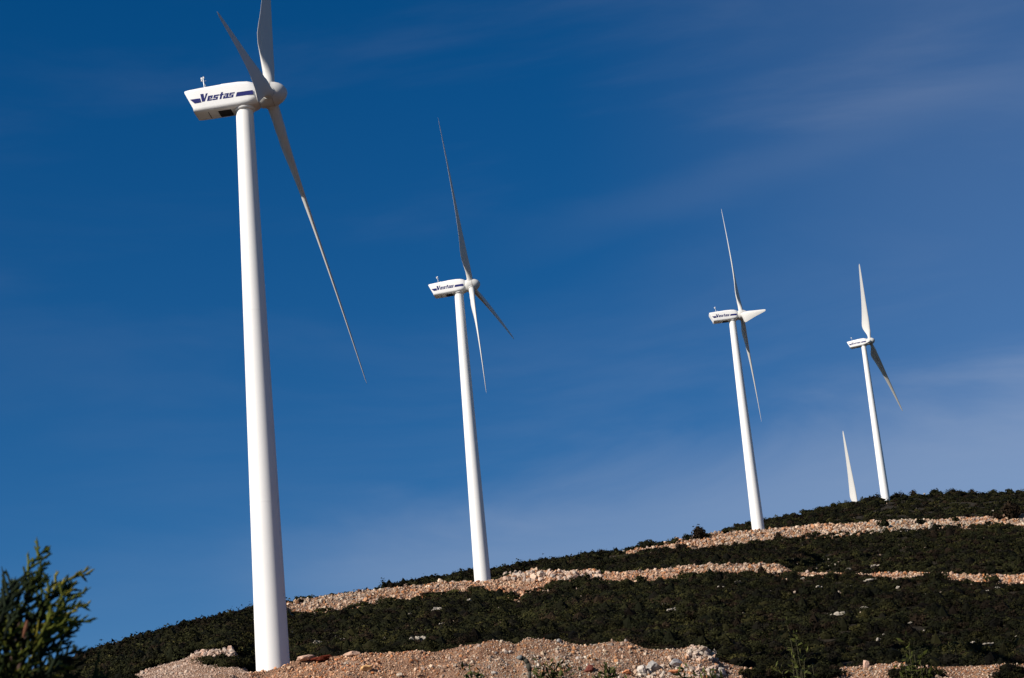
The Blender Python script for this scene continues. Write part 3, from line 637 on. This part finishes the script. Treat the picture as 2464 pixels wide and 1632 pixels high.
def blade_geom():
    rs = [.62, .9, 1.3, 1.7, 2.2, 2.8, 3.5, 4.3, 5.2, 6.2, 7.5, 9, 11, 13, 15, 17, 19, 21, 22.5, 24, 25, 25.6, 25.9, 26.0]
    chord = lambda r: np.interp(r, [0, 1.5, 2.2, 3.5, 4.6, 5.4, 6.5, 8, 12, 18, 23, 25, 25.6, 25.9, 26], [.88, .88, 1.05, 1.75, 2.15, 2.25, 2.12, 1.9, 1.42, .92, .56, .4, .28, .14, .05])
    thick = lambda r: np.interp(r, [0, 1.5, 2.2, 3.5, 5.4, 8, 12, 18, 26], [1, 1, .82, .44, .29, .24, .2, .17, .14])
    twist = lambda r: R(np.interp(r, [0, 3, 5, 8, 12, 18, 26], [22, 21, 16, 9, 4, 1.2, -1]))
    n = 28; V, F = [], []
    for r in rs:
        c = float(chord(r)); th = float(thick(r)); tw = float(twist(r)); blend = float(np.interp(r, [1.5, 3.8], [0, 1]))
        lead = float(np.interp(r, [0, 1.5, 4.5, 8, 26], [.5, .5, .24, .27, .32]))
        for k in range(n):
            a = 2 * math.pi * k / n
            ex, ey = .5 * math.cos(a), .5 * th * math.sin(a)         # ellipse (root)
            xa = .5 + .5 * math.cos(a); yt = 5 * th * (.2969 * math.sqrt(max(1 - xa, 0)) - .126 * (1 - xa) - .3516 * (1 - xa) ** 2 + .2843 * (1 - xa) ** 3 - .1015 * (1 - xa) ** 4)
            ax_, ay_ = xa - .5, yt * (1 if math.sin(a) >= 0 else -.75) + .03 * (1 - (2 * xa - 1) ** 2)
            u = (ex * (1 - blend) + ax_ * blend); vv = (ey * (1 - blend) + ay_ * blend)
            # u: +.5 is the leading edge
            cy = (u + .5 - 1 + lead) * c; cxx = -vv * c
            x = cxx * math.cos(tw) + cy * math.sin(tw); y = -cxx * math.sin(tw) + cy * math.cos(tw)
            x += -.35 * (r / 26) ** 2
            V.append((x, y, r))
    for j in range(len(rs) - 1):
        for k in range(n): F.append((j * n + k, j * n + (k + 1) % n, (j + 1) * n + (k + 1) % n, (j + 1) * n + k))
    F.append(tuple(range(n))[::-1]); F.append(tuple((len(rs) - 1) * n + k for k in range(n)))
    return V, F
BV, BF = blade_geom()
blade_me = None
def blade_matrix(T, ph, pitch): return T @ Matrix.Rotation(ph, 4, 'X') @ Matrix.Rotation(CONE, 4, 'Y') @ Matrix.Rotation(-pitch, 4, 'Z')
turbines = [ # azimuth, distance, base z, yaw, phase, H, blade pitch, label
    (-7.355, 148.75, 23.93, -4.91, 102.8, 43.45, 2, 'nearest white wind turbine, top blade cut off by the frame, on the near gravel bank'),
    (-1.422, 300.91, 58.95, -9.48, 27.0, 44.79, 2, 'second white wind turbine, standing on the middle gravel bank, two blades pointing down'),
    (6.369, 399.50, 83.24, -1.16, 346.9, 42.72, 2, 'third white wind turbine, on the highest gravel bank, one blade pointing right'),
    (9.955, 580.83, 126.0, -19.72, 348.9, 44.4, 62, 'far right white wind turbine standing on the dark hilltop'),
]
a5, t5 = ray(2050, 1237); r5 = 640.
turbines.append((math.degrees(a5), r5, r5 * t5 - 44 - 1.1, -19.0, 8.0, 44.0, 84, 'white wind turbine behind the hill with only one blade showing above the ridge'))
proto = None
def copy_obj(o, parent):
    c = o.copy(); C.objects.link(c); c.parent = parent; return c
for n, (az, d, zb, yaw, ph, H, pitch, lab) in enumerate(turbines):
    loc = polar(R(az), d, zb)
    root = empty('wind_turbine', loc, R(yaw))
    tag(root, lab, 'wind turbine', 'wind turbines on the hill')
    tower_mesh(H, root)
    if proto is None:
        nac = nacelle_parts(root, H); hub, T = hub_parts(root, H)
        blades = []
        for k in range(3):
            if k == 0: b = fix_normals(mesh('blade', BV, BF, M_blade, root, smooth=True))
            else: b = copy_obj(blades[0], root)
            b.matrix_local = blade_matrix(T, R(ph + 120 * k), R(pitch)); blades.append(b)
            V, F = tube((0, 0, .80), (0, 0, .98), .53, .53, 32)
            if k == 0: s = fix_normals(mesh('blade_collar', V, F, M_blade, b, smooth=False))
            else: s = copy_obj(s, b)
        proto = (root, H)
    else:
        dz = H - proto[1]
        for o in [c for c in proto[0].children if c.name.split('.')[0] != 'tower']:
            c = copy_obj(o, root)
            for g in o.children: copy_obj(g, c)
            kind = o.name.split('.')[0]
            if kind != 'blade': c.location.z += dz
            else:
                k = blades.index(o); T2 = Matrix.Translation((0, 0, dz)) @ T
                c.matrix_local = blade_matrix(T2, R(ph + 120 * k), R(pitch))

# ------------------------------------------------------------------ the juniper close to the camera
def cam_pt(px, py, r):
    a, t = ray(px, py); return polar(a, r, r * t)
JV, JF, JT = [], [], []
def jtube(pts, rad, col):
    n = 6; base = sum(len(v) for v in JV); pts = [np.array(p) for p in pts]; V = []
    for i, p in enumerate(pts):
        d = pts[min(i + 1, len(pts) - 1)] - pts[max(i - 1, 0)]; d = d / (np.linalg.norm(d) + 1e-9)
        a = np.cross(d, (.3, .5, .81)); a /= np.linalg.norm(a); b = np.cross(d, a)
        for k in range(n): t = 2 * math.pi * k / n; V.append(p + (a * math.cos(t) + b * math.sin(t)) * rad[i])
    f = []
    for i in range(len(pts) - 1):
        for k in range(n): f.append((base + i * n + k, base + i * n + (k + 1) % n, base + (i + 1) * n + (k + 1) % n, base + (i + 1) * n + k))
    JV.append(np.array(V)); JF.append(np.array(f)); JT.append(np.repeat([np.array(col)], len(f), 0))
JC = [(.012, .020, .005), (.022, .030, .006), (.060, .068, .009), (.12, .105, .012), (.009, .014, .006)]
def twiglet(p, d, ln, r, col):
    m = 5; pts = [p + d * ln * i / m for i in range(m + 1)]
    rad = [r * (.75 + .35 * (i % 2)) * (1 - .55 * (i / m) ** 2) for i in range(m + 1)]; rad[-1] = r * .25
    jtube(pts, rad, col)
def spray(path, r0, dens, col, depth=0, sl=.045):
    """a shoot with alternating scale-leaf twiglets"""
    P = [np.array(p) for p in path]; seg = []
    for a, b in zip(P[:-1], P[1:]):
        m = max(2, int(np.linalg.norm(b - a) / .012)); seg += [a + (b - a) * i / m for i in range(m)]
    seg.append(P[-1]); n = len(seg)
    rad = [r0 * (1 - .6 * i / n) * (1 + .18 * ((i % 2) * 2 - 1)) for i in range(n)]; rad[-1] *= .3
    jtube(seg, rad, col if depth else tuple(np.array(col) * .5))
    side = 1; i = 1
    while i < n - 1:
        d = seg[min(i + 1, n - 1)] - seg[i - 1]; d /= np.linalg.norm(d) + 1e-9
        perp = np.cross(d, np.array([0, 1., 0]) + rng.normal(size=3) * .35); perp /= np.linalg.norm(perp)
        dd = d * .80 + perp * side * .55 + rng.normal(size=3) * .12 + np.array([.22, 0, .04]); dd /= np.linalg.norm(dd)
        prog = i / n; ln = sl * rng.uniform(.5, 1.3) * (1.15 - .75 * prog)
        cc = tuple(np.array(col) * rng.uniform(.75, 1.3))
        if depth == 0 and rng.random() < .6: spray([seg[i], seg[i] + dd * ln * .6, seg[i] + dd * ln * 1.5 + np.array([0, 0, ln * .2])], r0 * .8, dens, cc, 1, sl * .5)
        else: twiglet(seg[i], dd, ln * (.8 if depth else 1), r0 * .78, cc)
        side = -side; i += max(1, int(rng.uniform(1, 3) / dens))
RJ = 4.0
shoots = [([(-30, 1600), (5, 1500), (35, 1430), (62, 1385), (84, 1348), (117, 1313)], 2), ([(60, 1440), (78, 1400), (92, 1385), (108, 1350)], 1), ([(40, 1500), (65, 1440), (84, 1398)], 1), ([(30, 1520), (58, 1462), (98, 1402)], 0),
          ([(70, 1560), (100, 1490), (120, 1440), (158, 1398), (185, 1385), (219, 1382)], 3), ([(95, 1500), (112, 1440), (128, 1396)], 1), ([(118, 1440), (150, 1422), (178, 1412)], 1), ([(80, 1560), (120, 1490), (160, 1464), (200, 1454)], 3), ([(90, 1540), (135, 1482), (172, 1434)], 2),
          ([(80, 1570), (130, 1515), (165, 1500), (191, 1494)], 2), ([(80, 1590), (125, 1540), (152, 1520), (170, 1510)], 0), ([(60, 1620), (105, 1570), (140, 1548), (162, 1520)], 0), ([(120, 1620), (145, 1590), (165, 1573), (189, 1565)], 4), ([(100, 1640), (130, 1600), (160, 1580)], 4),
          ([(-20, 1500), (8, 1450), (4, 1420)], 4), ([(0, 1500), (22, 1440), (38, 1388)], 4), ([(-20, 1540), (10, 1480), (-4, 1436)], 4), ([(10, 1540), (30, 1470), (32, 1410)], 4),
          ([(60, 1640), (100, 1625), (135, 1612), (158, 1600)], 3), ([(20, 1650), (60, 1610), (90, 1585)], 3), ([(0, 1640), (30, 1600), (48, 1560)], 2), ([(210, 1670), (228, 1640), (246, 1616)], 1), ([(190, 1680), (225, 1650), (258, 1624)], 1), ([(120, 1660), (150, 1640), (175, 1600)], 4)]
for sh_, ci in shoots:
    off = rng.uniform(-.12, .12); spray([cam_pt(x, y, RJ + off + .03 * i) for i, (x, y) in enumerate(sh_)], .0040, 1.5, JC[ci])
for _ in range(340):     # the inner crown, denser to the lower left
    x, y = rng.uniform(-260, 120), rng.uniform(1470, 1800)
    if y < 1560 - .25 * (120 - x) * (x < 60) and rng.random() < .5: continue
    if x > 60 and y < 1530 or (x > 0 and y < 1500): continue
    a = rng.uniform(-.9, 1.0); ln = rng.uniform(40, 85); r_ = RJ + rng.uniform(-.12, .55)
    p0 = cam_pt(x, y, r_); p2 = cam_pt(x + ln * math.sin(a), y - ln * math.cos(a), r_ + rng.uniform(-.1, .1)); spray([p0, (p0 + p2) / 2 + rng.normal(size=3) * .008, p2], .0042, 1.0, JC[rng.choice(5, p=[.25, .3, .2, .07, .18])])
base_pt = cam_pt(-120, 1632, RJ + .25); gx, gy = base_pt[0], base_pt[1]
jun = empty('juniper_tree', (gx, gy, -1.65)); tag(jun, 'green juniper with yellowish scale-leaf sprays close to the camera at the lower left', 'tree')
JVa = np.concatenate(JV) - np.array([gx, gy, -1.65])
mesh('crown', JVa, np.concatenate(JF), M_twig, jun, smooth=True, tint=np.concatenate(JT))
parts = []
tr = [(0, 0, -.1), (.03, .02, .7), (-.02, .03, 1.4), (.05, 0, 2.0)]
for i in range(3): parts.append(tube(tr[i], tr[i + 1], .07 - .015 * i, .055 - .015 * i, 10))
top = Vector(tr[-1])
for (x, y, rr) in ((50, 1480, .010), (110, 1500, .010), (0, 1540, .012), (130, 1590, .009), (67, 1505, .014), (-150, 1560, .012), (-60, 1500, .01)):
    q = Vector(cam_pt(x, y, RJ + .22) - np.array([gx, gy, -1.65])); s_ = Vector((tr[2][0], tr[2][1], tr[2][2] + random.uniform(-.2, .5))); mid = (s_ + q) / 2 + Vector((0, 0, -.06)); parts += [tube(s_, mid, rr * 1.1, rr * .7, 8), tube(mid, q, rr * .7, rr * .3, 8)]
mesh('trunk', *join(parts), M_bark, jun, smooth=True)
cf = cam_pt(62, 1512, RJ - .16) - np.array([gx, gy, -1.65])
mesh('dead_twig', *join([tube(cf, cf + np.array([.003, 0, .014]), .004, .002), tube(cf, cf + np.array([-.005, 0, -.016]), .004, .002)]), simple('dead_orange_twig', (.12, .04, .015), .9), jun)

# ------------------------------------------------------------------ small plants nearer than the bank
M_stem = simple('olive_stem', (.05, .045, .015), .9)
def sprig_plant(name, px, r, top_pys, spread, label, cat, col, leafn, leaf):
    a, t = ray(px, 1640); g = hit(px, 1660, 'near') * 0 + polar(a, r, 0); fi = np.interp(a, AZ, np.arange(NA)); i = int(fi); g[2] = np.interp(r, RR[i], ZZ[i])
    root = empty(name, g); tag(root, label, cat)
    st, V, F, T = [], [], [], []
    for k, (tx, ty) in enumerate(top_pys):
        tip = cam_pt(tx, ty, r) - g; b = np.array([random.uniform(-.1, .1), random.uniform(-.1, .1), -.05]); mid = (b + tip) * .5 + np.array([random.uniform(-.05, .05) * r * .1, 0, 0])
        st += [tube(b, mid, .008, .005, 5), tube(mid, tip, .005, .002, 5)]
        for q in range(leafn):
            u = random.uniform(.45, 1); c = (b + (mid - b) * min(1, u * 2)) if u < .5 else mid + (tip - mid) * (u - .5) * 2
            d = rng.normal(size=3) * np.array([1, 1, .6]) + np.array([0, 0, .7]); d /= np.linalg.norm(d); s = leaf * random.uniform(.6, 1.3); w_ = np.cross(d, rng.normal(size=3)); w_ /= np.linalg.norm(w_)
            off = rng.normal(size=3) * spread; c = c + off
            F.append((len(V), len(V) + 1, len(V) + 2, len(V) + 3)); V += [c, c + d * s * .5 + w_ * s * .16, c + d * s, c + d * s * .5 - w_ * s * .16]; T.append(np.array(col) * random.uniform(.6, 1.5))
    mesh('stem', *join(st), M_stem, root, smooth=True)
    mesh('foliage', np.array(V), np.array(F), M_twig, root, tint=np.array(T))
G1 = (.035, .040, .008)
sprig_plant('sapling', 2200, 22, [(2187, 1556), (2200, 1575), (2178, 1590), (2215, 1596), (2230, 1606), (2190, 1610), (2250, 1618), (2165, 1615)], .05, 'thin yellow green sapling at the lower right, in front of the gravel road', 'sapling', G1, 110, .08)
sprig_plant('sapling', 1925, 24, [(1895, 1505), (1915, 1540), (1905, 1575), (1935, 1590), (1955, 1600), (1880, 1598), (1925, 1612)], .06, 'sparse sapling with long thin stem in front of the right scrub slope', 'sapling', (.05, .055, .014), 70, .08)
sprig_plant('bush', 1325, 30, [(1308, 1606), (1322, 1610), (1335, 1616), (1350, 1622), (1300, 1620), (1345, 1618)], .07, 'small dark bush at the bottom edge, right of the drooping dry plant', 'bush', (.04, .045, .014), 170, .12)
sprig_plant('bush', 1470, 30, [(1464, 1608), (1455, 1620), (1475, 1618), (1485, 1625), (1440, 1628)], .06, 'small dark bush at the bottom edge, left of the pale boulders', 'bush', (.045, .05, .014), 150, .12)
sprig_plant('bush', 1670, 30, [(1640, 1624), (1655, 1622), (1690, 1626), (1710, 1622), (1725, 1628)], .06, 'small dark bush at the bottom edge, right of the pale boulders', 'bush', (.045, .05, .014), 120, .12)
sprig_plant('bush', 1140, 30, [(1120, 1622), (1136, 1614), (1150, 1620)], .05, 'small dark bush at the bottom edge, left of the drooping dry plant', 'bush', (.04, .045, .014), 130, .12)
# dry plant with a drooping head
rD = 14.; pa, _ = ray(1275, 1640); gi = int(np.interp(pa, AZ, np.arange(NA))); gD = polar(pa, rD, float(np.interp(rD, RR[gi], ZZ[gi])))
dry = empty('drooping_plant', gD); tag(dry, 'dry thistle like plant with a drooping grey head at the bottom centre', 'plant')
st = [cam_pt(1275, 1640, rD) - gD, cam_pt(1275, 1615, rD) - gD, cam_pt(1271, 1597, rD) - gD, cam_pt(1263, 1587, rD) - gD, cam_pt(1256, 1583, rD) - gD]
parts = [tube((0, 0, -.05), st[0], .014, .011)]
for i in range(4): parts.append(tube(st[i], st[i + 1], .011 + .004 * (i > 0), .011 + .005 * (i > 0)))
mesh('stem', *join(parts), simple('dry_stem', (.03, .028, .018), .95), dry, smooth=True)
hV = []
hd = st[4]; parts = [tube(hd, hd + (cam_pt(1243, 1583, rD) - cam_pt(1256, 1583, rD)), .022, .008), tube(hd, hd + (cam_pt(1254, 1576, rD) - cam_pt(1256, 1583, rD)), .012, .002), tube(hd, hd + (cam_pt(1246, 1579, rD) - cam_pt(1256, 1583, rD)), .016, .004)]
mesh('flower_head', *join(parts), simple('grey_flower_head', (.16, .16, .15), .9), dry, smooth=True)
